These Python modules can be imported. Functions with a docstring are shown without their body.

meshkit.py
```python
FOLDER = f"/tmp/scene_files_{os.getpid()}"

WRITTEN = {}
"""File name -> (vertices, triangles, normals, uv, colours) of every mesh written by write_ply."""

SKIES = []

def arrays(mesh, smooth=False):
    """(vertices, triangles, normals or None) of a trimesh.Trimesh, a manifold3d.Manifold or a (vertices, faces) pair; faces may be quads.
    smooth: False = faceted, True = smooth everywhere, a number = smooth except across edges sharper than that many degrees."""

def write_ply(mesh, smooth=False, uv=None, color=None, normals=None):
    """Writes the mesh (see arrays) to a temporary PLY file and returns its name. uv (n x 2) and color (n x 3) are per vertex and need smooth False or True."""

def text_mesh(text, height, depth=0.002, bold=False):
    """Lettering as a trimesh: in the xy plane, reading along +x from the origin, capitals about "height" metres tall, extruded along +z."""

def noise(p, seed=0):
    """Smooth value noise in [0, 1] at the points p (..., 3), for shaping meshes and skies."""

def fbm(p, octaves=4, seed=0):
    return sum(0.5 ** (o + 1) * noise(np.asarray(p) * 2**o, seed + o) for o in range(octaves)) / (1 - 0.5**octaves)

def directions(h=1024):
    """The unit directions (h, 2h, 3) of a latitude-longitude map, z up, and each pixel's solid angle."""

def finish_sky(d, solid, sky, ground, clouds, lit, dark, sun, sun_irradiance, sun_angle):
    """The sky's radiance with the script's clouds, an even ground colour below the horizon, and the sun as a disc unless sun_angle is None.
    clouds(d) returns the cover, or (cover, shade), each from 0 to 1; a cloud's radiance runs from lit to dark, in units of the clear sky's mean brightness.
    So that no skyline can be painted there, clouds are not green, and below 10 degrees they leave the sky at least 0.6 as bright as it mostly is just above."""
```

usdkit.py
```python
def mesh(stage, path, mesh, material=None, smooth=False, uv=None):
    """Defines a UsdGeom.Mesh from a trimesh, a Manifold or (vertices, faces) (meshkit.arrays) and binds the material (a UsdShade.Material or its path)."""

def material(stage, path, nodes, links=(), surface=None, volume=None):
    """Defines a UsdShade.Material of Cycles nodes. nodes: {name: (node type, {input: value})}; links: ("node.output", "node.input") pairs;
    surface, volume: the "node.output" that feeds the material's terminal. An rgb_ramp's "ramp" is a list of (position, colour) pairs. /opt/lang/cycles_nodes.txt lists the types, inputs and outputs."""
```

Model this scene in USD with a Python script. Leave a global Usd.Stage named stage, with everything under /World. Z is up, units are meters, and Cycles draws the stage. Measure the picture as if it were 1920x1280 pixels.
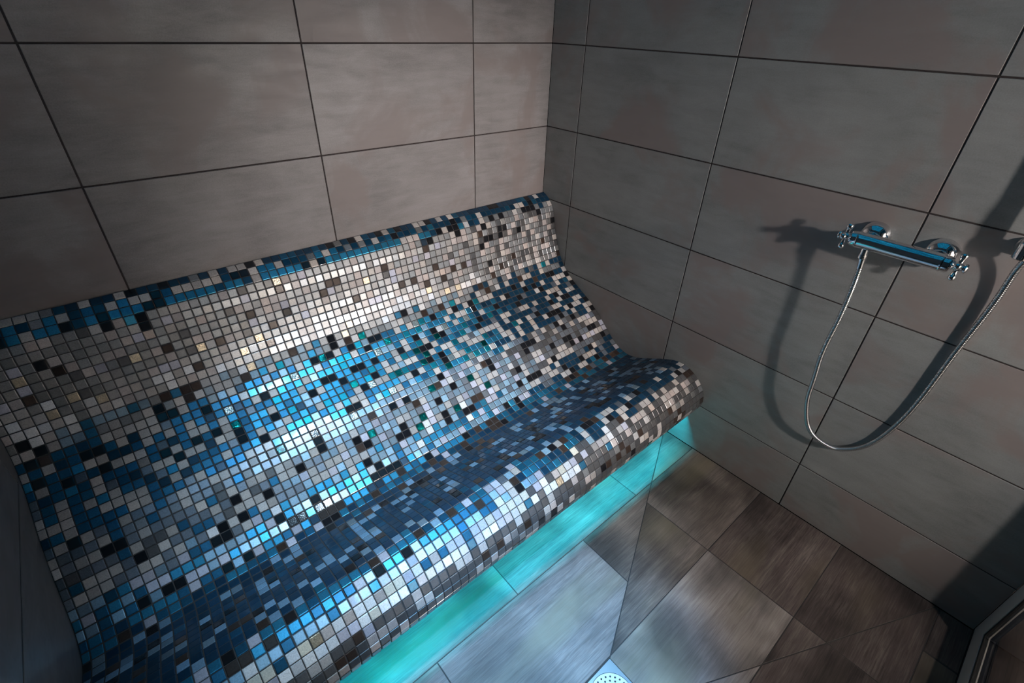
import math, random
import numpy as np
import trimesh
import shapely.geometry as sg
from shapely import affinity
from scipy.ndimage import gaussian_filter1d
from scipy.interpolate import CubicSpline
import usdkit
from pxr import Usd, UsdGeom, UsdLux, UsdShade, Gf, Sdf, Vt

stage = Usd.Stage.CreateInMemory()
UsdGeom.SetStageUpAxis(stage, UsdGeom.Tokens.z)
UsdGeom.SetStageMetersPerUnit(stage, 1.0)
UsdGeom.Xform.Define(stage, '/World')
UsdGeom.Scope.Define(stage, '/World/Looks')
_T = Sdf.ValueTypeNames

# ------------------------------------------------------------------ camera, lights, exposure
EYE = (-1.57609, -1.58939, 1.49853)
RIGHT = (0.7586202, -0.65087302, 0.02932061)
UP = (0.34153073, 0.43558646, 0.83283924)
BACK = (-0.55484425, -0.62179478, 0.55273783)
FPX = 908.664
cam = UsdGeom.Camera.Define(stage, '/World/camera')
m = Gf.Matrix4d(*RIGHT, 0, *UP, 0, *BACK, 0, *EYE, 1)
cam.AddTransformOp().Set(m)
cam.CreateHorizontalApertureAttr(36.0)
cam.CreateVerticalApertureAttr(24.0)
cam.CreateFocalLengthAttr(FPX * 36.0 / 1920.0)
cam.CreateClippingRangeAttr(Gf.Vec2f(0.01, 50))
cam.CreateExposureAttr(0.0)


def spot(name, pos, aim, color, power, radius, cone, soft):
    l = UsdLux.SphereLight.Define(stage, '/World/' + name)
    d = np.array(aim, float) - np.array(pos, float); d /= np.linalg.norm(d)
    r = np.cross(d, [0, 0, 1.0]); r = r / np.linalg.norm(r) if np.linalg.norm(r) > 1e-6 else np.array([1.0, 0, 0])
    u = np.cross(r, d)
    l.AddTransformOp().Set(Gf.Matrix4d(*map(float, r), 0, *map(float, u), 0, *map(float, -d), 0, *map(float, pos), 1))
    l.CreateRadiusAttr(radius); l.CreateIntensityAttr(power); l.CreateNormalizeAttr(True)
    l.CreateColorAttr(Gf.Vec3f(*color))
    if cone >= 180:
        return l
    s = UsdLux.ShapingAPI.Apply(l.GetPrim())
    s.CreateShapingConeAngleAttr(cone); s.CreateShapingConeSoftnessAttr(soft)
    return l


# unseen lamp outside the glass door, placed to light the shower wall and bench
spot('lobby_lamp', (-0.75, -2.72, 1.52), (-0.16, -1.12, 0.74), (1.0, 0.925, 0.89), 26, 0.04, 44, 1.0)
# unseen spot outside the door, placed to brighten the back wall
spot('lobby_spot', (-0.17, -2.75, 1.46), (-0.50, 0.0, 0.68), (1.0, 0.90, 0.86), 70, 0.06, 22, 1.0)
# unseen cool downlight above the bench front, placed to light bench and floor
spot('ceiling_downlight', (-1.06, -1.0, 2.36), (-1.06, -0.66, 0.0), (0.50, 0.76, 1.0), 62, 0.05, 24, 1.0)
# unseen blue spot above the drain, placed to turn the floor there blue
spot('ceiling_colour_spot', (-1.15, -1.45, 2.36), (-1.08, -1.23, 0.0), (0.15, 0.52, 1.0), 108, 0.04, 14, 1.0)
# unseen lamp placed to brighten the pale lobby wall and its reflections
spot('lobby_washer', (-0.70, -2.50, 2.45), (-0.60, -3.3, 1.30), (1.0, 0.93, 0.89), 185, 0.06, 42, 0.7)
# teal LED strip under the nose of the bench
led = UsdLux.RectLight.Define(stage, '/World/led_light')
led.AddTranslateOp().Set((-0.968, -0.9165, 0.203))
led.CreateWidthAttr(1.92); led.CreateHeightAttr(0.014); led.CreateIntensityAttr(92); led.CreateColorAttr(Gf.Vec3f(0.0, 0.78, 1.0))

# ------------------------------------------------------------------ helpers
_used = {}


def numbered(path):
    n = _used.get(path, 0); _used[path] = n + 1
    return path if n == 0 else f'{path}_{n:03d}'


def path_of(parent):
    return str(parent.GetPath()) if parent is not None else '/World'


def raw_mesh(name, v, f, mat, parent=None, smooth=False):
    p = numbered(path_of(parent) + '/' + name)
    return usdkit.mesh(stage, p, (np.asarray(v, float), np.asarray(f, int)), M[mat], smooth=smooth).GetPrim()


def obj(name, mesh, mat, parent=None, smooth=False):
    p = numbered(path_of(parent) + '/' + name)
    return usdkit.mesh(stage, p, mesh, M[mat], smooth=smooth).GetPrim()


def thing(name, label=None, cat=None, group=None, kind=None):
    x = UsdGeom.Xform.Define(stage, numbered('/World/' + name)).GetPrim()
    return tag(x, label, cat, group, kind)


def tag(o, label=None, cat=None, group=None, kind=None):
    for k, t in (('label', label), ('category', cat), ('group', group), ('kind', kind)):
        if t:
            o.SetCustomDataByKey(k, t)
    return o


def box(x0, x1, y0, y1, z0, z1):
    b = trimesh.creation.box((abs(x1 - x0), abs(y1 - y0), abs(z1 - z0)))
    b.apply_translation(((x0 + x1) / 2, (y0 + y1) / 2, (z0 + z1) / 2))
    return b


def chamfer_box(lo, hi, c):
    """box with all edges chamfered (hull of three inset boxes)"""
    lo, hi = np.array(lo, float), np.array(hi, float)
    pts = []
    for ax in range(3):
        a, b = lo + c, hi - c
        a[ax], b[ax] = lo[ax], hi[ax]
        pts += [(x, y, z) for x in (a[0], b[0]) for y in (a[1], b[1]) for z in (a[2], b[2])]
    return trimesh.convex.convex_hull(np.array(pts))


def lathe(profile, axis='y', n=40, at=(0, 0, 0)):
    """profile: [(r, h)] revolved about +z, then turned to the axis"""
    msh = trimesh.creation.revolve(np.array(profile, float), sections=n)
    if axis == 'y':
        msh.apply_transform(trimesh.transformations.rotation_matrix(-math.pi / 2, (1, 0, 0)))
    elif axis == 'x':
        msh.apply_transform(trimesh.transformations.rotation_matrix(math.pi / 2, (0, 1, 0)))
    elif axis == '-x':
        msh.apply_transform(trimesh.transformations.rotation_matrix(-math.pi / 2, (0, 1, 0)))
    msh.apply_translation(at)
    return msh


def sweep(path, radii, n=14):
    """tube along the points with a radius at each"""
    P = np.asarray(path, float); T = np.gradient(P, axis=0); T /= np.linalg.norm(T, axis=1)[:, None]
    ref = np.array([1.0, 0, 0]) if abs(T[0][0]) < 0.9 else np.array([0, 1.0, 0])
    N = []
    nrm = ref - T[0] * (ref @ T[0]); nrm /= np.linalg.norm(nrm)
    for t in T:
        nrm = nrm - t * (nrm @ t); nrm /= np.linalg.norm(nrm); N.append(nrm)
    N = np.array(N); B = np.cross(T, N)
    a = np.linspace(0, 2 * np.pi, n, endpoint=False)
    r = np.broadcast_to(radii, len(P))
    V = P[:, None] + r[:, None, None] * (np.cos(a)[None, :, None] * N[:, None] + np.sin(a)[None, :, None] * B[:, None])
    i = np.arange(len(P) - 1)[:, None] * n; j = np.arange(n)[None]; k = (j + 1) % n
    q = np.stack([i + j, i + k, i + n + k, i + n + j], -1).reshape(-1, 4)
    f = np.vstack([q[:, [0, 1, 2]], q[:, [0, 2, 3]]])
    V = V.reshape(-1, 3)
    c0, c1 = len(V), len(V) + 1
    V = np.vstack([V, P[0], P[-1]])
    e = (len(P) - 1) * n
    f = np.vstack([f, np.stack([np.full(n, c0), k[0], j[0]], 1), np.stack([np.full(n, c1), e + j[0], e + k[0]], 1)])
    return trimesh.Trimesh(V, f, process=False)


def cat(*ms):
    return trimesh.util.concatenate(list(ms))


# ------------------------------------------------------------------ materials
M = {}


def mat(name, nodes, links, surface):
    M[name] = usdkit.material(stage, '/World/Looks/' + name, nodes, links, surface=surface)


def plain(name, color, rough=0.5, metal=0.0, **kw):
    mat(name, {'p': ('principled_bsdf', dict(base_color=color, roughness=rough, metallic=metal, **kw))}, [], 'p.BSDF')


def concrete(name, dark, mid, light, brown, axis_scale, rough=0.46):
    """porcelain with a clouded, faintly brushed cement print; every tile gets its own piece of it"""
    mat(name, {
        'g': ('geometry', {}), 'oi': ('object_info', {}),
        'w': ('math', dict(math_type='multiply', value2=37.0)),
        'n1': ('noise_texture', dict(dimensions='4D', scale=2.6, detail=7.0, roughness=0.62, distortion=0.4)),
        'mp': ('mapping', dict(scale=axis_scale)),
        'n2': ('noise_texture', dict(dimensions='4D', scale=7.0, detail=5.0, roughness=0.65, distortion=0.5)),
        'n3': ('noise_texture', dict(scale=300.0, detail=3.0, roughness=0.7)),
        'n4': ('noise_texture', dict(dimensions='4D', scale=3.4, detail=5.0, roughness=0.55, distortion=0.8)),
        'sum': ('mix_float', dict(fac=0.42)),
        'sum2': ('mix_float', dict(fac=0.22)),
        'r': ('rgb_ramp', {'ramp': [(0.34, dark), (0.48, mid), (0.62, light)]}),
        'bm': ('map_range', dict(from_min=0.50, from_max=0.60, to_min=0.0, to_max=0.8, clamp=True)),
        'mx': ('mix_color', dict(b=brown)),
        'rr': ('map_range', dict(from_min=0.3, from_max=0.7, to_min=rough + 0.08, to_max=rough - 0.08)),
        'bp': ('bump', dict(strength=0.25, distance=0.0012)),
        'p': ('principled_bsdf', dict(specular_ior_level=0.5)),
    }, [('oi.random', 'w.value1'), ('w.value', 'n1.w'), ('w.value', 'n2.w'), ('w.value', 'n4.w'),
        ('g.position', 'n1.vector'), ('g.position', 'mp.vector'), ('mp.vector', 'n2.vector'), ('g.position', 'n3.vector'), ('g.position', 'n4.vector'),
        ('n1.fac', 'sum.a'), ('n2.fac', 'sum.b'), ('sum.result', 'sum2.a'), ('n3.fac', 'sum2.b'), ('sum2.result', 'r.fac'),
        ('n4.fac', 'bm.value'), ('bm.result', 'mx.fac'), ('r.color', 'mx.a'), ('mx.result', 'p.base_color'),
        ('n2.fac', 'rr.value'), ('rr.result', 'p.roughness'), ('sum2.result', 'bp.height'), ('bp.normal', 'p.normal')], 'p.BSDF')


concrete('back_wall_tile', (0.125, 0.115, 0.112), (0.205, 0.19, 0.187), (0.27, 0.25, 0.25), (0.19, 0.158, 0.15), (1, 1, 5))
concrete('right_wall_tile', (0.15, 0.15, 0.144), (0.225, 0.225, 0.217), (0.285, 0.285, 0.276), (0.235, 0.19, 0.178), (1, 1, 4))
concrete('left_wall_tile', (0.10, 0.10, 0.105), (0.15, 0.15, 0.155), (0.19, 0.19, 0.195), (0.15, 0.13, 0.125), (1, 1, 3))  # darker, bluer copy of the wall tile: dim bluish light put into it
plain('grout', (0.035, 0.026, 0.024), 0.85)
plain('floor_grout', (0.05, 0.045, 0.043), 0.8)
plain('mosaic_grout', (0.05, 0.042, 0.04), 0.8)
plain('plaster', (0.22, 0.21, 0.21), 0.9)
plain('lobby_plaster', (0.66, 0.61, 0.54), 0.9)
plain('chrome', (0.80, 0.80, 0.81), 0.07, 1.0)
plain('hose_steel', (0.62, 0.62, 0.63), 0.20, 1.0)
plain('steel', (0.70, 0.74, 0.76), 0.33, 1.0)
plain('white_grate', (0.80, 0.82, 0.82), 0.35, 0.2)
plain('black_rubber', (0.01, 0.01, 0.01), 0.6)
plain('black_frame', (0.010, 0.012, 0.02), 0.4)
plain('aluminium', (0.60, 0.58, 0.55), 0.5, 0.2)
plain('led_cover', (0.3, 0.35, 0.35), 0.4)
mat('glass', {'t': ('transparent_bsdf', dict(color=(0.96, 0.965, 0.965))), 'g': ('glossy_bsdf', dict(color=(1, 1, 1), roughness=0.02)),
              'l': ('layer_weight', dict(blend=0.5)), 'pw': ('math', dict(math_type='power', value2=5.0)),
              'ma': ('math', dict(math_type='multiply_add', value2=0.9, value3=0.04)), 'm': ('mix_closure', {})},
    [('l.facing', 'pw.value1'), ('pw.value', 'ma.value1'), ('ma.value', 'm.fac'), ('t.BSDF', 'm.closure1'), ('g.BSDF', 'm.closure2')], 'm.closure')


def wood(name, dark, mid, light, grain):
    """porcelain printed like oak; grain: scale of the noise space (small along the boards)"""
    ochre = (mid[0] * 1.15, mid[1] * 1.18, mid[2] * 0.92)
    mat(name, {
        'g': ('geometry', {}), 'oi': ('object_info', {}), 'w': ('math', dict(math_type='multiply', value2=53.0)),
        'mp': ('mapping', dict(scale=grain)),
        'n1': ('noise_texture', dict(dimensions='4D', scale=9.0, detail=6.0, roughness=0.65, distortion=1.6)),
        'wv': ('math', dict(math_type='sine')), 'w8': ('math', dict(math_type='multiply', value2=46.0)),
        'n5': ('noise_texture', dict(dimensions='4D', scale=2.4, detail=1.0, roughness=0.5, distortion=0.4)),
        'mm': ('map_range', dict(from_min=-1, from_max=1, to_min=0.36, to_max=0.62)),
        'n2': ('noise_texture', dict(dimensions='4D', scale=5.0, detail=3.0, roughness=0.6, distortion=0.5)),
        'n3': ('noise_texture', dict(scale=95.0, detail=3.0, roughness=0.7, distortion=0.6)),
        's1': ('mix_float', dict(fac=0.30)), 's2': ('mix_float', dict(fac=0.34)), 's3': ('mix_float', dict(fac=0.36)),
        'r': ('rgb_ramp', {'ramp': [(0.36, dark), (0.49, mid), (0.63, light)]}),
        'hv': ('map_range', dict(from_min=0, from_max=1, to_min=0.90, to_max=1.10)),
        'cl': ('noise_texture', dict(dimensions='4D', scale=4.2, detail=2.0, roughness=0.5, distortion=0.3)),
        'cm': ('map_range', dict(from_min=0.36, from_max=0.62, to_min=0.50, to_max=1.38, clamp=True)), 'hm': ('math', dict(math_type='multiply')),
        'mo': ('mapping', dict(scale=(0.5, 1.6, 1.0))), 'oc': ('noise_texture', dict(dimensions='4D', scale=3.2, detail=2.0, roughness=0.5)),
        'om': ('map_range', dict(from_min=0.54, from_max=0.66, to_min=0.0, to_max=0.75, clamp=True)), 'ox': ('mix_color', dict(b=ochre)),
        'h': ('hsv', {}),
        'bp': ('bump', dict(strength=0.35, distance=0.0015)),
        'p': ('principled_bsdf', dict(roughness=0.36)),
    }, [('oi.random', 'w.value1'), ('w.value', 'n1.w'), ('w.value', 'n2.w'), ('w.value', 'n5.w'), ('g.position', 'mp.vector'), ('mp.vector', 'n1.vector'),
        ('mp.vector', 'n3.vector'), ('mp.vector', 'n5.vector'), ('g.position', 'n2.vector'), ('n5.fac', 'w8.value1'), ('w8.value', 'wv.value1'), ('wv.value', 'mm.value'),
        ('n1.fac', 's1.a'), ('mm.result', 's1.b'), ('s1.result', 's2.a'), ('n2.fac', 's2.b'), ('s2.result', 's3.a'), ('n3.fac', 's3.b'),
        ('s3.result', 'r.fac'), ('r.color', 'ox.a'), ('w.value', 'cl.w'), ('w.value', 'oc.w'), ('g.position', 'cl.vector'), ('cl.fac', 'cm.value'), ('g.position', 'mo.vector'), ('mo.vector', 'oc.vector'),
        ('oc.fac', 'om.value'), ('om.result', 'ox.fac'), ('ox.result', 'h.color'), ('oi.random', 'hv.value'), ('hv.result', 'hm.value1'), ('cm.result', 'hm.value2'), ('hm.value', 'h.value'), ('h.color', 'p.base_color'),
        ('s3.result', 'bp.height'), ('bp.normal', 'p.normal')], 'p.BSDF')


GR = (0.12, 2.5, 1.0)
wood('wood_light', (0.075, 0.064, 0.060), (0.155, 0.136, 0.128), (0.26, 0.23, 0.21), GR)
wood('wood_mid', (0.062, 0.050, 0.043), (0.135, 0.110, 0.096), (0.235, 0.200, 0.165), GR)
wood('wood_dark', (0.036, 0.026, 0.024), (0.085, 0.066, 0.060), (0.165, 0.138, 0.120), GR)
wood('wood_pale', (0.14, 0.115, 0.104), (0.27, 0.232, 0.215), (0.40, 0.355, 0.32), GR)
WOODS = ['wood_light', 'wood_mid', 'wood_dark']

# glazed and glass mosaic: colour, metal, roughness and crackle come from the tile itself
mat('mosaic', {
    'ac': ('attribute', dict(attribute='tile_color')), 'ak': ('attribute', dict(attribute='tile_kind')), 'sx': ('separate_xyz', {}),
    'g': ('geometry', {}),
    'n': ('noise_texture', dict(scale=330.0, detail=3.0, roughness=0.7)),
    'nr': ('map_range', dict(from_min=0.30, from_max=0.70, to_min=0.78, to_max=1.22)),
    'h': ('hsv', {}),
    'v': ('voronoi_texture', dict(scale=260.0, feature='f1')),
    'n2': ('noise_texture', dict(scale=95.0, detail=2.0)),
    'ht': ('mix_float', dict(fac=0.5)),
    'bp': ('bump', dict(distance=0.0016)),
    'p': ('principled_bsdf', dict(specular_ior_level=0.5, coat_weight=0.45, coat_roughness=0.10)),
}, [('g.position', 'n.vector'), ('g.position', 'v.vector'), ('g.position', 'n2.vector'), ('n.fac', 'nr.value'), ('nr.result', 'h.value'), ('ac.color', 'h.color'), ('h.color', 'p.base_color'),
    ('ak.vector', 'sx.vector'), ('sx.x', 'p.metallic'), ('sx.y', 'p.roughness'), ('sx.z', 'bp.strength'),
    ('v.distance', 'ht.a'), ('n2.fac', 'ht.b'), ('ht.result', 'bp.height'), ('bp.normal', 'p.normal')], 'p.BSDF')

# ------------------------------------------------------------------ the room
XL, YF, ZC = -1.952, -1.966, 2.40          # left wall, front (door) plane, ceiling
ROWS = [0.0, 0.219, 0.521, 0.823, 1.125, 1.427, 1.729, 2.031, 2.333, ZC]
J, TH, REC = 0.0040, 0.009, 0.0018
rng = random.Random(7)


def tile_wall(name, label, axis, u_edges, face, sign, material, rows=ROWS, lo=0.0, back=0.06):
    """axis 'x': a wall that runs along x with its face at y = face; sign: which way the room lies"""
    w = thing(name, label, None, None, 'structure')
    g0, g1 = face - sign * REC, face - sign * back
    u0, u1 = u_edges[0], u_edges[-1]
    obj('grout', box(u0, u1, g0, g1, 0, ZC) if axis == 'x' else box(g0, g1, u0, u1, 0, ZC), 'grout', w)
    for a, b in zip(u_edges[:-1], u_edges[1:]):
        for z0, z1 in zip(rows[:-1], rows[1:]):
            if z1 < lo + 0.01:
                continue
            d = rng.uniform(-0.0004, 0.0003)
            f0, f1 = sorted((face + d, face - sign * TH + d))
            ea = J / 2 if a != u0 else 0.0005; eb = J / 2 if b != u1 else 0.0005
            q0, q1 = (a + ea, z0 + J / 2), (b - eb, z1 - J / 2)
            if axis == 'x':
                t = chamfer_box((q0[0], f0, q0[1]), (q1[0], f1, q1[1]), 0.0009)
            else:
                t = chamfer_box((f0, q0[0], q0[1]), (f1, q1[0], q1[1]), 0.0009)
            obj('tile', t, material, w)
    return w


tile_wall('wall_back', 'wall of large mauve-grey cement-look tiles behind the mosaic bench', 'x', [XL, -1.587, -0.987, -0.387, 0.0], 0.0, -1, 'back_wall_tile', lo=0.85)
tile_wall('wall_right', 'dark grey cement-look tiled wall that carries the shower mixer', 'y', [YF - 0.0, -1.3736, -0.7736, -0.1736, 0.0], 0.0, -1, 'right_wall_tile')
tile_wall('wall_left', 'grey tiled wall at the near end of the mosaic bench, toned dark and bluish for the dim light', 'y', [YF, -1.42, -0.82, -0.22, 0.0], XL, 1, 'left_wall_tile')
DOOR_X = -1.32  # edge of the unseen front wall, set for the shade it casts left
wf = thing('wall_front', 'dark grey wall beside the glass door, out of view, shading the left end', None, None, 'structure')
obj('masonry', box(XL, DOOR_X, YF, YF - 0.06, 0, ZC), 'right_wall_tile', wf)
obj('lintel', box(DOOR_X, 0, YF, YF - 0.06, 2.12, ZC), 'right_wall_tile', wf)
ce = obj('ceiling', box(XL - 0.06, 0.06, YF - 0.06, 0.06, ZC, ZC + 0.05), 'plaster'); tag(ce, 'dark plain ceiling over the shower cabin', None, None, 'structure')

# unseen blue panel with star points in the ceiling, sized for the chrome reflections
mat('star_panel', {'g': ('geometry', {}), 'v': ('voronoi_texture', dict(scale=24.0)), 'lt': ('map_range', dict(from_min=0.10, from_max=0.34, to_min=1.0, to_max=0.0, clamp=True)),
                   'n': ('noise_texture', dict(scale=5.0, detail=2.0)), 'r': ('rgb_ramp', {'ramp': [(0.3, (0.0, 0.028, 0.066)), (0.7, (0.004, 0.13, 0.25))]}),
                   'mx': ('mix_color', dict(b=(0.10, 1.05, 1.75), use_clamp=False)), 'e': ('emission', dict(strength=0.9))},
    [('g.position', 'v.vector'), ('g.position', 'n.vector'), ('v.distance', 'lt.value'), ('n.fac', 'r.fac'), ('r.color', 'mx.a'), ('lt.result', 'mx.fac'), ('mx.result', 'e.color')], 'e.emission')
cl = thing('ceiling_light', 'unseen blue glowing ceiling panel with star points over the bench', 'ceiling light')
obj('light_panel', box(-1.86, -0.09, -1.87, -0.09, ZC - 0.018, ZC - 0.001), 'star_panel', cl)
z0, z1 = ZC - 0.025, ZC - 0.0005
obj('panel_frame', cat(box(-1.90, -0.05, -1.91, -1.8705, z0, z1), box(-1.90, -0.05, -0.0895, -0.05, z0, z1), box(-1.90, -1.8605, -1.87, -0.09, z0, z1), box(-0.0895, -0.05, -1.87, -0.09, z0, z1)), 'aluminium', cl)

# floor: oak-look tiles on a grid, cut along the four falls that run to the drain
floor = thing('floor', 'floor of brown oak-look tiles cut diagonally towards the drain', None, None, 'structure')
obj('grout', box(XL, 0, YF, 0, -0.05, -0.0012), 'floor_grout', floor)
DC, DH = (-0.979, -1.375), 0.0685
YS = -1.883
region = sg.box(XL, YS, 0, 0)
c_ = {k: (DC[0] + sx * DH, DC[1] + sy * DH) for k, (sx, sy) in dict(ne=(1, 1), se=(1, -1), nw=(-1, 1), sw=(-1, -1)).items()}
NE, SE, NW, SW = (0.0, -0.86), (0.0, -1.874), (XL, -0.86), (XL, -1.874)
zones = {
    'north': sg.Polygon([c_['nw'], c_['ne'], NE, (0, 0), (XL, 0), NW]),
    'east': sg.Polygon([c_['ne'], NE, SE, c_['se']]),
    'south': sg.Polygon([c_['se'], SE, (0, YS), (XL, YS), SW, c_['sw']]),
    'west': sg.Polygon([c_['sw'], SW, NW, c_['nw']]),
}


def grid(z):
    ys = [0, -0.4, -0.70, -1.003, -1.303, -1.595, YS - 0.02]
    for i in range(len(ys) - 1):
        if z == 'north':
            off = -0.69 if i % 2 else -0.39
        else:
            off = -0.385
        xs = [off + 0.6 * k for k in range(-4, 3)]
        for a, b in zip(xs[:-1], xs[1:]):
            yield sg.box(a, ys[i + 1], b, ys[i])


FJ = 0.0028


def prism(poly, z0, z1, c=0.0007):
    """polygon plate with a chamfered upper edge"""
    poly = sg.polygon.orient(poly.simplify(0.0005))
    inner = poly.buffer(-c, join_style=2)
    P = np.array(poly.exterior.coords)[:-1]
    Q = np.array(inner.exterior.coords)[:-1] if inner.geom_type == 'Polygon' and len(inner.exterior.coords) == len(P) + 1 else P
    pts = np.vstack([np.c_[P, np.full(len(P), z0)], np.c_[P, np.full(len(P), z1 - c)], np.c_[Q, np.full(len(Q), z1)]])
    return trimesh.convex.convex_hull(pts)


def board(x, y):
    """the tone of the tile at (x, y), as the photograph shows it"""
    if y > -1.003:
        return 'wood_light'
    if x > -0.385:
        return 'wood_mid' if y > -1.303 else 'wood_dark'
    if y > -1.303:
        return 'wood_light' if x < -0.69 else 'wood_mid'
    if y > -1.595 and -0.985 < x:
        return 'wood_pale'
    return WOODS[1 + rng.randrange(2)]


for zn, zp in zones.items():
    for cell in grid(zn):
        p = cell.intersection(zp)
        for q in getattr(p, 'geoms', [p]):
            q = q.buffer(-FJ / 2, join_style=2) if q.geom_type == 'Polygon' else q
            if q.geom_type != 'Polygon' or q.area < 4e-4:
                continue
            tone = board(*q.representative_point().coords[0])
            if q.convex_hull.area - q.area < 1e-5:
                obj('wood_tile', prism(q, -0.009, rng.uniform(-0.0003, 0.0003)), tone, floor)
            else:
                e = trimesh.creation.extrude_polygon(q, 0.009, engine='earcut'); e.apply_translation((0, 0, -0.009))
                obj('wood_tile', e, tone, floor)
for a, b in ((-1.952, -1.387), (-1.385, -0.787), (-0.785, -0.188), (-0.185, -0.001)):
    obj('wood_tile', prism(sg.box(a + FJ / 2, YF, b - FJ / 2, YS - FJ / 2), -0.009, 0.0), 'wood_dark', floor)

# ------------------------------------------------------------------ the mosaic bench
PROF = np.array([(0, 0.848), (-.014, .846), (-0.029, 0.837), (-0.05, 0.821), (-0.069, 0.798), (-0.081, 0.771), (-0.092, 0.722), (-0.101, 0.686), (-0.119, 0.634), (-0.143, 0.582), (-0.17, 0.545), (-0.201, 0.516), (-0.238, 0.491), (-0.286, 0.465), (-0.350, 0.433), (-0.411, 0.391), (-0.466, 0.342), (-0.514, 0.302), (-0.556, 0.277), (-0.604, 0.267), (-0.656, 0.279), (-0.713, 0.308), (-0.777, 0.342), (-0.824, 0.362), (-0.85, 0.367), (-0.879, 0.365), (-0.909, 0.356), (-0.935, 0.34), (-0.959, 0.317), (-0.976, 0.291), (-0.986, 0.262), (-0.986, 0.236), (-0.979, 0.213), (-.965, .192), (-.945, .178), (-.928, .172)])
s0 = np.r_[0, np.cumsum(np.linalg.norm(np.diff(PROF, axis=0), axis=1))]
S = np.linspace(0, s0[-1], 600)
py = gaussian_filter1d(np.interp(S, s0, PROF[:, 0]), 6, mode='nearest'); pz = gaussian_filter1d(np.interp(S, s0, PROF[:, 1]), 6, mode='nearest')
arc = np.r_[0, np.cumsum(np.hypot(np.diff(py), np.diff(pz)))]
PITCH, TS = 0.0258, 0.0238
NR = int(arc[-1] / PITCH)


def prof(s):
    y, z = np.interp(s, arc, py), np.interp(s, arc, pz)
    e = 0.004
    dy = np.interp(s + e, arc, py) - np.interp(s - e, arc, py); dz = np.interp(s + e, arc, pz) - np.interp(s - e, arc, pz)
    l = np.hypot(dy, dz)
    return y, z, dy / l, dz / l            # point and tangent (down the bench)


bench = thing('mosaic_bench', 'long wavy heated bench clad in blue, silver and black mosaic', 'bench')
sg_ = np.linspace(0.0, arc[-1], 130)
outer = []
for s in sg_:
    y, z, ty, tz = prof(s); n = np.array([tz, -ty])           # outward normal of the surface
    outer.append((y - n[0] * 0.0013, z - n[1] * 0.0013))
sgn = 1.0
y, z, ty, tz = prof(0.6)
if tz * 0 + (-ty) < 0:
    sgn = -1.0
outer = []
for s in sg_:
    y, z, ty, tz = prof(s); n = sgn * np.array([tz, -ty])
    outer.append((min(y - n[0] * 0.0013, -0.0005), z - n[1] * 0.0013))
under = [(-0.928, 0.172), (-0.9262, 0.206), (-0.62, 0.206), (-0.60, 0.0), (-0.0005, 0.0)]
poly = sg.Polygon(outer + under).buffer(0)
body = trimesh.creation.extrude_polygon(poly, -XL - 0.001, engine='earcut')
Tm = np.array([[0, 0, 1, XL + 0.0005], [1, 0, 0, 0], [0, 1, 0, 0], [0, 0, 0, 1.0]])
body.apply_transform(Tm)
tag(obj('bench_body', body, 'mosaic_grout', bench, smooth=35), 'dark grouted core of the bench')

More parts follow.
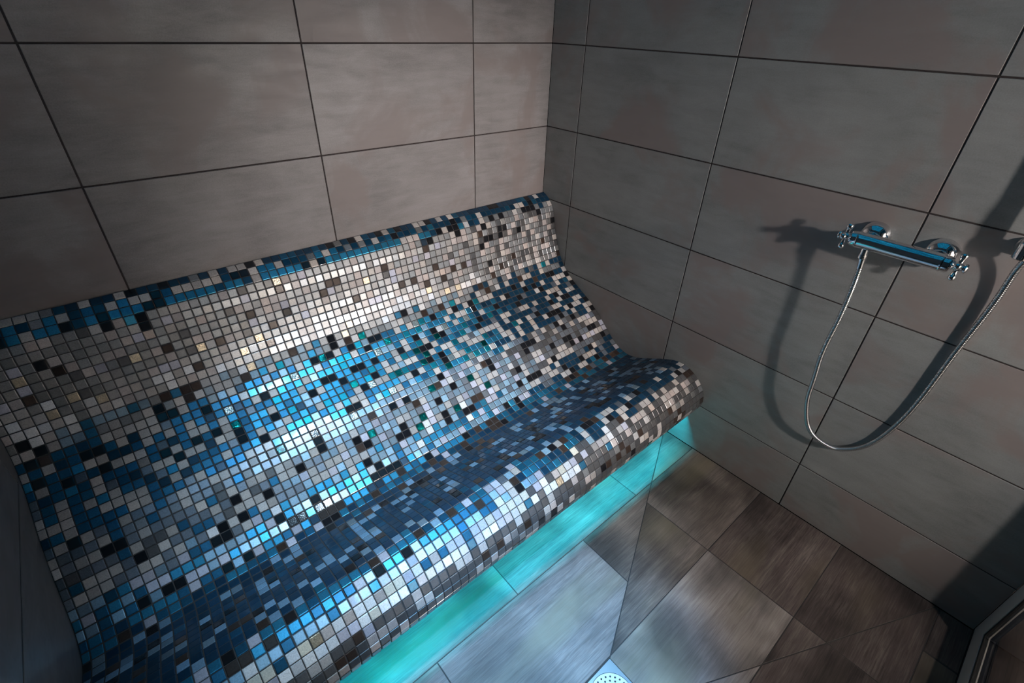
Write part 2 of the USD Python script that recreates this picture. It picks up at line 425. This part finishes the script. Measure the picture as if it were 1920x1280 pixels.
# colour, (metal, roughness, crackle)
K = {
    'beige': ((0.44, 0.405, 0.385), (0.0, 0.30, 0.05)), 'pink': ((0.43, 0.37, 0.35), (0.0, 0.32, 0.05)),
    'cream': ((0.60, 0.55, 0.46), (0.0, 0.30, 0.05)), 'white': ((0.70, 0.69, 0.70), (0.0, 0.26, 0.05)),
    'lavender': ((0.44, 0.43, 0.50), (0.0, 0.30, 0.05)), 'silver': ((0.27, 0.275, 0.275), (0.50, 0.36, 0.05)),
    'grey': ((0.25, 0.255, 0.26), (0.50, 0.38, 0.05)), 'slate': ((0.19, 0.215, 0.25), (0.55, 0.38, 0.05)),
    'bluegrey': ((0.22, 0.31, 0.38), (0.45, 0.36, 0.05)), 'blue': ((0.038, 0.26, 0.42), (0.78, 0.38, 0.05)),
    'midblue': ((0.020, 0.13, 0.235), (0.72, 0.38, 0.05)), 'skyblue': ((0.32, 0.49, 0.62), (0.45, 0.34, 0.05)),
    'teal': ((0.01, 0.25, 0.32), (0.80, 0.38, 0.05)), 'bluelit': ((0.18, 0.30, 0.42), (0.15, 0.34, 0.05)), 'navy': ((0.007, 0.042, 0.085), (0.25, 0.30, 0.05)),  # seat hollow kind: pale tiles with the blue light put into their colour
    'black': ((0.010, 0.010, 0.012), (0.0, 0.08, 0.12)), 'brown': ((0.050, 0.032, 0.025), (0.1, 0.2, 0.10)),
    'darkgrey': ((0.10, 0.098, 0.10), (0.3, 0.34, 0.05)), 'gold': ((0.60, 0.50, 0.36), (0.70, 0.34, 0.45)),
    'glitter': ((0.0, 0.16, 0.15), (0.9, 0.16, 1.0)), 'pearl': ((0.45, 0.50, 0.48), (0.7, 0.22, 0.9)),
}


def mix_for(k, u):
    """the colour mix of row k; u runs from 0 at the shower wall to 1 at the near end"""
    far = u < (0.27 if k < 44 else 0.34)  # ends get a darker mix than the lit middle: light put into colour
    if k <= 1:
        return dict(navy=.42, midblue=.12, black=.14, beige=.26, grey=.06)
    if k == 2:
        return dict(blue=.50, navy=.12, black=.12, beige=.20, silver=.06) if not far else dict(beige=.45, grey=.3, black=.15, navy=.1)
    if k <= 9:
        if far:
            return dict(grey=.40, darkgrey=.20, pink=.20, beige=.10, brown=.05, black=.05)
        return dict(silver=.34, grey=.28, pink=.15, beige=.07, lavender=.05, brown=.05, darkgrey=.03, black=.02, gold=.022)
    if k <= 11:
        return dict(grey=.38, pink=.22, beige=.18, brown=.10, darkgrey=.12) if far else dict(white=.30, beige=.28, silver=.22, pink=.10, gold=.06, brown=.04)  # white share paints in the pale highlight along these rows
    if k <= 13:
        return dict(silver=.25, bluegrey=.30, beige=.22, midblue=.11, brown=.07, black=.05) if not far else dict(grey=.3, navy=.35, beige=.2, brown=.1, teal=.05)
    if k <= 22:
        if far:
            return dict(navy=.50, midblue=.06, beige=.27, black=.12, slate=.05)  # navy stands in for blue tiles that catch less light here
        if u > 0.72:
            return dict(midblue=.42, navy=.10, beige=.30, blue=.05, black=.08, slate=.05)  # darker blues paint in the dimmer light of the near end
        return dict(blue=.36, midblue=.12, teal=.10, beige=.20, black=.10, glitter=.05, skyblue=.03, pearl=.04)
    if k <= 28:
        if far:
            return dict(slate=.30, darkgrey=.26, beige=.26, black=.12, lavender=.06)
        if u > 0.72:
            return dict(slate=.48, beige=.26, darkgrey=.12, midblue=.10, black=.04)
        return dict(bluegrey=.40, slate=.14, lavender=.12, beige=.12, black=.11, skyblue=.06, brown=.03, glitter=.02)
    if k <= 31:
        return dict(skyblue=.24, blue=.20, bluegrey=.14, lavender=.14, black=.11, white=.06, midblue=.11) if not far else dict(slate=.3, navy=.3, beige=.28, black=.12)
    if k <= 33:
        return dict(blue=.34, midblue=.26, navy=.14, brown=.14, black=.06, lavender=.06)
    if k <= 43:
        return dict(navy=.60, midblue=.04, bluelit=.21, bluegrey=.04, brown=.05, black=.06)
    if k <= 45:
        return dict(blue=.36, midblue=.28, skyblue=.10, lavender=.12, brown=.08, black=.06) if not far else dict(navy=.42, beige=.26, slate=.16, black=.08, brown=.08)
    if k == 46:
        return dict(skyblue=.44, white=.16, lavender=.18, midblue=.14, black=.04, beige=.04) if not far else dict(navy=.3, darkgrey=.3, beige=.3, brown=.1)
    if k <= 48:
        return dict(white=.36, lavender=.24, cream=.18, pink=.10, gold=.06, midblue=.06) if not far else dict(darkgrey=.52, pink=.22, beige=.16, brown=.10)
    return dict(darkgrey=.60, grey=.06, beige=.14, pink=.08, brown=.08, black=.04)


prng = random.Random(20)
cell_tiles = []
ncol = int(-XL / PITCH) + 1
prev = {}
for k in range(NR):
    for j in range(ncol):
        x1 = -0.0012 - j * PITCH; x0 = max(x1 - TS, XL + 0.0012)
        if x1 - x0 < 0.006:
            continue
        u = -(x0 + x1) / 2 / 1.952
        ub = min(max(u + prng.gauss(0, 0.035 if k < 44 else 0.08), 0), 1); kb = min(max(k + (1 if prng.random() < 0.12 else 0) - (1 if prng.random() < 0.12 else 0), 0), NR)
        kb = k if k in (2, 10, 11, 32, 33, 44, 45, 46, 47, 48, 49, 50) and prng.random() < 0.8 else kb
        w = mix_for(kb, ub)
        if (j - 1) in prev and prev[j - 1] in ('black', 'brown') and prng.random() < 0.06 and prev[j - 1] in w:
            kind = prev[j - 1]
        else:
            kind = prng.choices(list(w), list(w.values()))[0]
        prev[j] = kind
        col, prm = K[kind]
        b = prng.gauss(1.0, 0.13); t = prng.gauss(0, 0.025)
        col = (max(col[0] * b * (1 + t), 0), max(col[1] * b, 0), max(col[2] * b * (1 - t), 0))
        # the little slab: four rings from its hidden foot to its rounded face, with a tiny tilt of its own
        sc = (k + 0.5) * PITCH
        y, z, ty, tz = prof(sc); n = sgn * np.array([tz, -ty])
        hx, hs = (x1 - x0) / 2, TS / 2
        ax, as_ = prng.gauss(0, 0.007), prng.gauss(0, 0.007)
        rise = prng.uniform(-0.0002, 0.0002)
        ring = []
        for inset, h in ((0.0, -0.0035), (0.0, -0.0016), (0.0006, -0.0005), (0.0018, 0.0)):
            for cx, cs in ((-1, -1), (1, -1), (1, 1), (-1, 1)):
                px_, ps = cx * (hx - inset), cs * (hs - inset)
                hh = h + rise + ax * px_ + as_ * ps
                ring.append(((x0 + x1) / 2 + px_, y + ty * ps + n[0] * hh, z + tz * ps + n[1] * hh))
        # apparent size from where the photograph was taken
        P = np.array(ring[12:16]); d = P - np.array(EYE)
        zc = -(d @ np.array(BACK)); q = np.c_[d @ np.array(RIGHT), d @ np.array(UP)] / zc[:, None]
        area = 0.5 * abs(np.dot(q[:, 0], np.roll(q[:, 1], 1)) - np.dot(q[:, 1], np.roll(q[:, 0], 1))) if zc.min() > 0.05 else 0
        nv = np.array([0, n[0], n[1]]); facing = -(d.mean(0) @ nv) > 0
        inside = (abs(q.mean(0)[0]) < 960 / FPX) and (abs(q.mean(0)[1]) < 640 / FPX) and facing
        cell_tiles.append((area if inside else -1.0, ring, col, prm))
TF = []
for b in range(3):
    for i in range(4):
        a0, a1 = b * 4 + i, b * 4 + (i + 1) % 4
        TF += [(a0, a1, a1 + 4), (a0, a1 + 4, a0 + 4)]
TF += [(12, 13, 14), (12, 14, 15)]
TF = np.array(TF)
v_ = np.array(cell_tiles[0][1]); 
_c = np.cross(v_[13] - v_[12], v_[14] - v_[12]); _y, _z, _ty, _tz = prof(0.5 * PITCH)
if _c @ np.array([0, sgn * _tz, -sgn * _ty]) < 0:
    TF = TF[:, ::-1]


def mosaic_mesh(name, tiles):
    v = np.concatenate([np.array(t[1]) for t in tiles]); f = np.concatenate([TF + 16 * i for i in range(len(tiles))])
    p = raw_mesh(name, v, f, 'mosaic', bench)
    api = UsdGeom.PrimvarsAPI(p)
    api.CreatePrimvar('tile_color', _T.Color3fArray, 'vertex').Set(Vt.Vec3fArray.FromNumpy(np.repeat(np.array([t[2] for t in tiles], np.float32), 16, 0)))
    api.CreatePrimvar('tile_kind', _T.Vector3fArray, 'vertex').Set(Vt.Vec3fArray.FromNumpy(np.repeat(np.array([t[3] for t in tiles], np.float32), 16, 0)))
    return p


order = sorted(range(len(cell_tiles)), key=lambda i: -cell_tiles[i][0])
big = set(order[:300])
for i in order[:300]:
    mosaic_mesh('mosaic_tile', [cell_tiles[i]])
rest = mosaic_mesh('mosaic_tiling', [t for i, t in enumerate(cell_tiles) if i not in big])
tag(rest, 'small square mosaic tiles covering the bench', None, None, 'stuff')
obj('led_channel', box(XL + 0.02, -0.02, -0.9255, -0.905, 0.2045, 0.2059), 'led_cover', bench)

# ------------------------------------------------------------------ shower mixer on the dark wall
mx = thing('shower_mixer', 'chrome bar shower mixer with two cross handles on the dark wall', 'shower mixer')
AX, AZ, MY, R = -0.075, 1.041, -1.363, 0.0205
obj('mixer_body', lathe([(0, -0.091), (R - 0.001, -0.091), (R, -0.090), (R, 0.090), (R - 0.001, 0.091), (0, 0.091)], 'y', 48, (AX, MY, AZ)), 'chrome', mx, smooth=30)
for s in (-1, 1):
    obj('collar_ring', lathe([(0, -0.0025), (R + 0.0008, -0.0025), (R + 0.0016, 0), (R + 0.0008, 0.0025), (0, 0.0025)], 'y', 40, (AX, MY + s * 0.0925, AZ)), 'chrome', mx, smooth=30)
    pr = [(0, 0.0), (0.0195, 0.0), (0.0195, 0.0105), (0.0175, 0.0150), (0.012, 0.0170), (0.010, 0.0195), (0, 0.0195)]
    sl = lathe(pr, 'y', 40, (0, 0, 0))
    if s < 0:
        sl.apply_transform(trimesh.transformations.rotation_matrix(math.pi, (0, 0, 1)))
    sl.apply_translation((AX, MY + s * 0.095, AZ))
    obj('handle_sleeve', sl, 'chrome', mx, smooth=30)
    hub_y = MY + s * 0.1235
    hd = UsdGeom.Xform.Define(stage, numbered(path_of(mx) + '/cross_handle')).GetPrim()
    hubp = [(0, -0.011), (0.0075, -0.011), (0.0085, -0.008), (0.0105, -0.004), (0.0105, 0.004), (0.009, 0.007), (0.007, 0.009), (0.010, 0.0105), (0.0118, 0.012), (0.0120, 0.0150), (0.010, 0.0175), (0.005, 0.0186), (0, 0.0188)]
    hb = lathe(hubp, 'y', 32)
    if s < 0:
        hb.apply_transform(trimesh.transformations.rotation_matrix(math.pi, (0, 0, 1)))
    hb.apply_translation((AX, hub_y, AZ))
    obj('hub', hb, 'chrome', hd, smooth=35)
    for a in range(4):
        ang = math.radians(90 * a + (12 if s > 0 else 20))
        sp = lathe([(0, 0.004), (0.0062, 0.004), (0.0052, 0.010), (0.0052, 0.015), (0.0060, 0.019), (0.0076, 0.0225), (0.0084, 0.0265), (0.0077, 0.0305), (0.0045, 0.0333), (0, 0.034)], 'z', 20)
        sp.apply_transform(trimesh.transformations.rotation_matrix(ang, (0, 1, 0)))
        sp.apply_translation((AX, hub_y, AZ))
        obj('spoke', sp, 'chrome', hd, smooth=40)
    # wall rose and union behind the bar
    ry = MY + s * 0.075
    rose = [(0.037, 0.0), (0.037, 0.003), (0.0358, 0.009), (0.0325, 0.017), (0.027, 0.0238), (0.0195, 0.0285), (0.0135, 0.0300), (0, 0.0300)]
    obj('wall_rose', lathe(rose, '-x', 48, (-0.0002, ry, AZ)), 'chrome', mx, smooth=30)
    un = trimesh.creation.cylinder(radius=0.0135, height=0.030, sections=6); un.apply_transform(trimesh.transformations.rotation_matrix(math.pi / 2, (0, 1, 0))); un.apply_translation((-0.043, ry, AZ))
    obj('union_nut', un, 'chrome', mx)
OY = -1.2955
obj('hose_outlet', lathe([(0, -0.028), (0.0085, -0.028), (0.0105, -0.0265), (0.0105, -0.017), (0.0095, -0.0165), (0.0095, 0.0), (0, 0.0)], 'z', 32, (AX, OY, AZ - 0.0175)), 'chrome', mx, smooth=30)

# ------------------------------------------------------------------ flexible hose
hp = np.array([(-.075, -1.2955, 1.013), (-.0748, -1.2985, 0.992), (-.0745, -1.3040, 0.934), (-.0742, -1.3070, 0.865), (-.0735, -1.3075, 0.7935), (-.0725, -1.3055, 0.7297), (-.0705, -1.3070, 0.6684), (-.068, -1.3150, 0.592), (-.0645, -1.3195, 0.531), (-.056, -1.3360, 0.459), (-.046, -1.3620, 0.403), (-.037, -1.3885, 0.379), (-.029, -1.4165, 0.3685), (-.022, -1.4390, 0.3655), (-.0165, -1.4680, 0.3795), (-.0130, -1.4970, 0.4070), (-.0110, -1.5200, 0.4465), (-.0105, -1.5372, 0.5005), (-.0105, -1.5500, 0.5600), (-.0105, -1.5600, 0.6430), (-.0110, -1.5655, 0.7420), (-.0120, -1.5700, 0.8310), (-.0135, -1.5747, 0.8930), (-.0160, -1.5785, 0.9500), (-.0200, -1.5800, 1.0020), (-.0290, -1.5800, 1.0515), (-.058, -1.592, 1.120), (-.080, -1.632, 1.25), (-.088, -1.640, 1.40), (-.090, -1.590, 1.55)])
tk = np.r_[0, np.cumsum(np.linalg.norm(np.diff(hp, axis=0), axis=1))]
cs = CubicSpline(tk, hp)
RIB = 0.0048
nt = int(tk[-1] / RIB)
tt = np.linspace(0.016, tk[-1] - 0.012, nt * 3 + 1)
rr = np.where(np.arange(len(tt)) % 3 == 0, 0.0058, 0.0073)
hose = thing('shower_hose', 'ribbed steel shower hose looping down from the bar mixer', 'shower hose')
hc = cs(tt); hc[:, 0] = np.minimum(hc[:, 0], -0.0078)
obj('ribbed_hose', sweep(hc, rr, 14), 'hose_steel', hose, smooth=True)
fer = cs(np.linspace(0.006, 0.044, 12))
obj('ferrule', sweep(fer, [0.0098, 0.0100, 0.0100, 0.0094, 0.0088, 0.0086, 0.0084, 0.0082, 0.0080, 0.0080, 0.0080, 0.0078], 24), 'chrome', hose, smooth=35)
fer2 = cs(np.linspace(tk[-1] - 0.05, tk[-1] - 0.002, 10))
obj('ferrule', sweep(fer2, np.linspace(0.0078, 0.0105, 10), 24), 'chrome', hose, smooth=35)

# ------------------------------------------------------------------ slide rail at the edge of the picture
rail = thing('shower_rail', 'chrome slide rail for the hand shower beside the hose', 'shower rail')
RX, RY = -0.042, -1.574
obj('rail_bar', lathe([(0, 1.085), (0.0105, 1.085), (0.0115, 1.087), (0.0115, 1.755), (0.0105, 1.757), (0, 1.757)], 'z', 28, (RX, RY, 0)), 'chrome', rail, smooth=30)
for z in (1.103, 1.74):
    obj('wall_mount', cat(lathe([(0.021, 0.0), (0.021, 0.004), (0.0195, 0.011), (0.0160, 0.017), (0.0125, 0.021), (0.0125, 0.040), (0, 0.042)], '-x', 36, (-0.0002, RY + 0.002, z)),
                          lathe([(0, -0.019), (0.0150, -0.019), (0.0165, -0.017), (0.0165, 0.017), (0.0150, 0.019), (0, 0.019)], 'z', 32, (RX, RY, z))), 'chrome', rail, smooth=30)
obj('slider', cat(lathe([(0, -0.022), (0.019, -0.022), (0.0205, -0.02), (0.0205, 0.02), (0.019, 0.022), (0, 0.022)], 'z', 32, (RX, RY, 1.58)),
                  lathe([(0, -0.016), (0.0125, -0.016), (0.0165, 0.016), (0, 0.016)], 'z', 28, (RX - 0.048, RY - 0.004, 1.585)), box(RX - 0.04, RX, RY - 0.006, RY + 0.014, 1.572, 1.592)), 'chrome', rail, smooth=30)

# ------------------------------------------------------------------ floor drain
dr = thing('floor_drain', 'square steel floor drain with a round white perforated grate', 'drain')
ring_h = 0.0035
plate = sg.box(DC[0] - DH + 0.001, DC[1] - DH + 0.001, DC[0] + DH - 0.001, DC[1] + DH - 0.001).difference(sg.Point(DC).buffer(0.0605, quad_segs=24))
e = trimesh.creation.extrude_polygon(plate, 0.010, engine='earcut'); e.apply_translation((0, 0, -0.0092))
obj('frame_plate', e, 'steel', dr)
grate = sg.Point(DC).buffer(0.0592, quad_segs=24)
for r_, n_, ph in ((0.0505, 24, 0.06), (0.0405, 18, 0.2), (0.0305, 14, 0.0), (0.0205, 9, 0.3), (0.0105, 5, 0.1)):
    for i in range(n_):
        a = 2 * math.pi * i / n_ + ph
        grate = grate.difference(sg.Point(DC[0] + r_ * math.cos(a), DC[1] + r_ * math.sin(a)).buffer(0.0026, quad_segs=4))
e = trimesh.creation.extrude_polygon(grate, 0.0022, engine='earcut'); e.apply_translation((0, 0, -0.0012))
obj('grate', e, 'white_grate', dr)
cup = trimesh.creation.cylinder(radius=0.060, height=0.004, sections=40); cup.apply_translation((DC[0], DC[1], -0.0075))
obj('drain_cup', cup, 'black_rubber', dr)

# ------------------------------------------------------------------ glass door in its frame
d1 = thing('door_1', 'glass door in a grey aluminium frame beside the shower wall', None, None, 'structure')
YD = YF
o, i_ = 0.0064, 0.0856          # frame offsets from the wall
zo, zi = 0.016, 0.089
XR = DOOR_X
obj('jamb', chamfer_box((-o, YD - 0.05, 0), (-0.001, YD, 2.12), 0.001), 'black_frame', d1)
obj('jamb', chamfer_box((XR + 0.001, YD - 0.05, 0), (XR + o, YD, 2.12), 0.001), 'black_frame', d1)
obj('sill', chamfer_box((XR + o, YD - 0.05, 0), (-o, YD, zo - 0.001), 0.001), 'black_frame', d1)
obj('head', chamfer_box((XR + o, YD - 0.05, 2.12 - zo), (-o, YD, 2.12), 0.001), 'black_frame', d1)


def mitred(pts2, y0, y1):
    e = trimesh.creation.extrude_polygon(sg.Polygon(pts2), y0 - y1, engine='earcut')
    e.apply_transform(np.array([[1, 0, 0, 0], [0, 0, 1, y1], [0, 1, 0, 0], [0, 0, 0, 1.0]])); e.invert() if e.volume < 0 else None
    return e


zt, zti = 2.12 - zo - 0.001, 2.12 - zi
xl, xli, xr, xri = -o - 0.0005, -i_, XR + o + 0.0005, XR + i_
for pts2 in ([(xl, zo), (xl, zt), (xli, zti), (xli, zi)], [(xr, zo), (xri, zi), (xri, zti), (xr, zt)], [(xl, zo), (xli, zi), (xri, zi), (xr, zo)], [(xl, zt), (xr, zt), (xri, zti), (xli, zti)]):
    obj('leaf_frame', mitred(pts2, YD + 0.0005, YD - 0.016), 'aluminium', d1)
G = 0.011
for a, b, c, d in ((xli - G, xli, zi, zti), (xri, xri + G, zi, zti), (xri + G, xli - G, zi, zi + G), (xri + G, xli - G, zti - G, zti)):
    obj('gasket', box(a, b, YD - 0.001, YD - 0.010, c, d), 'black_rubber', d1)
obj('glass_pane', box(xri + G * 0.5, xli - G * 0.5, YD - 0.003, YD - 0.008, zi + G * 0.5, zti - G * 0.5), 'glass', d1)

# the lobby outside the glass: tiled floor, pale wall
lob = thing('lobby_floor', 'dark brown tiled floor outside the glass door', 'floor', None, 'structure')
obj('grout', box(-2.6, 0.9, YF - 0.06, -3.3, -0.06, -0.013), 'floor_grout', lob)
for a in np.arange(-2.6, 0.9, 0.6):
    for b in np.arange(YF - 0.06, -3.25, -0.3):
        obj('wood_tile', chamfer_box((a + 0.0025, max(b - 0.2975, -3.3), -0.02), (min(a + 0.5975, 0.9), b - 0.0025, -0.010), 0.0008), 'wood_dark', lob)
lw = obj('lobby_wall', box(-2.6, 0.9, -3.3, -3.36, -0.05, 2.6), 'lobby_plaster'); tag(lw, 'pale plaster wall of the lobby outside', 'wall', None, 'structure')
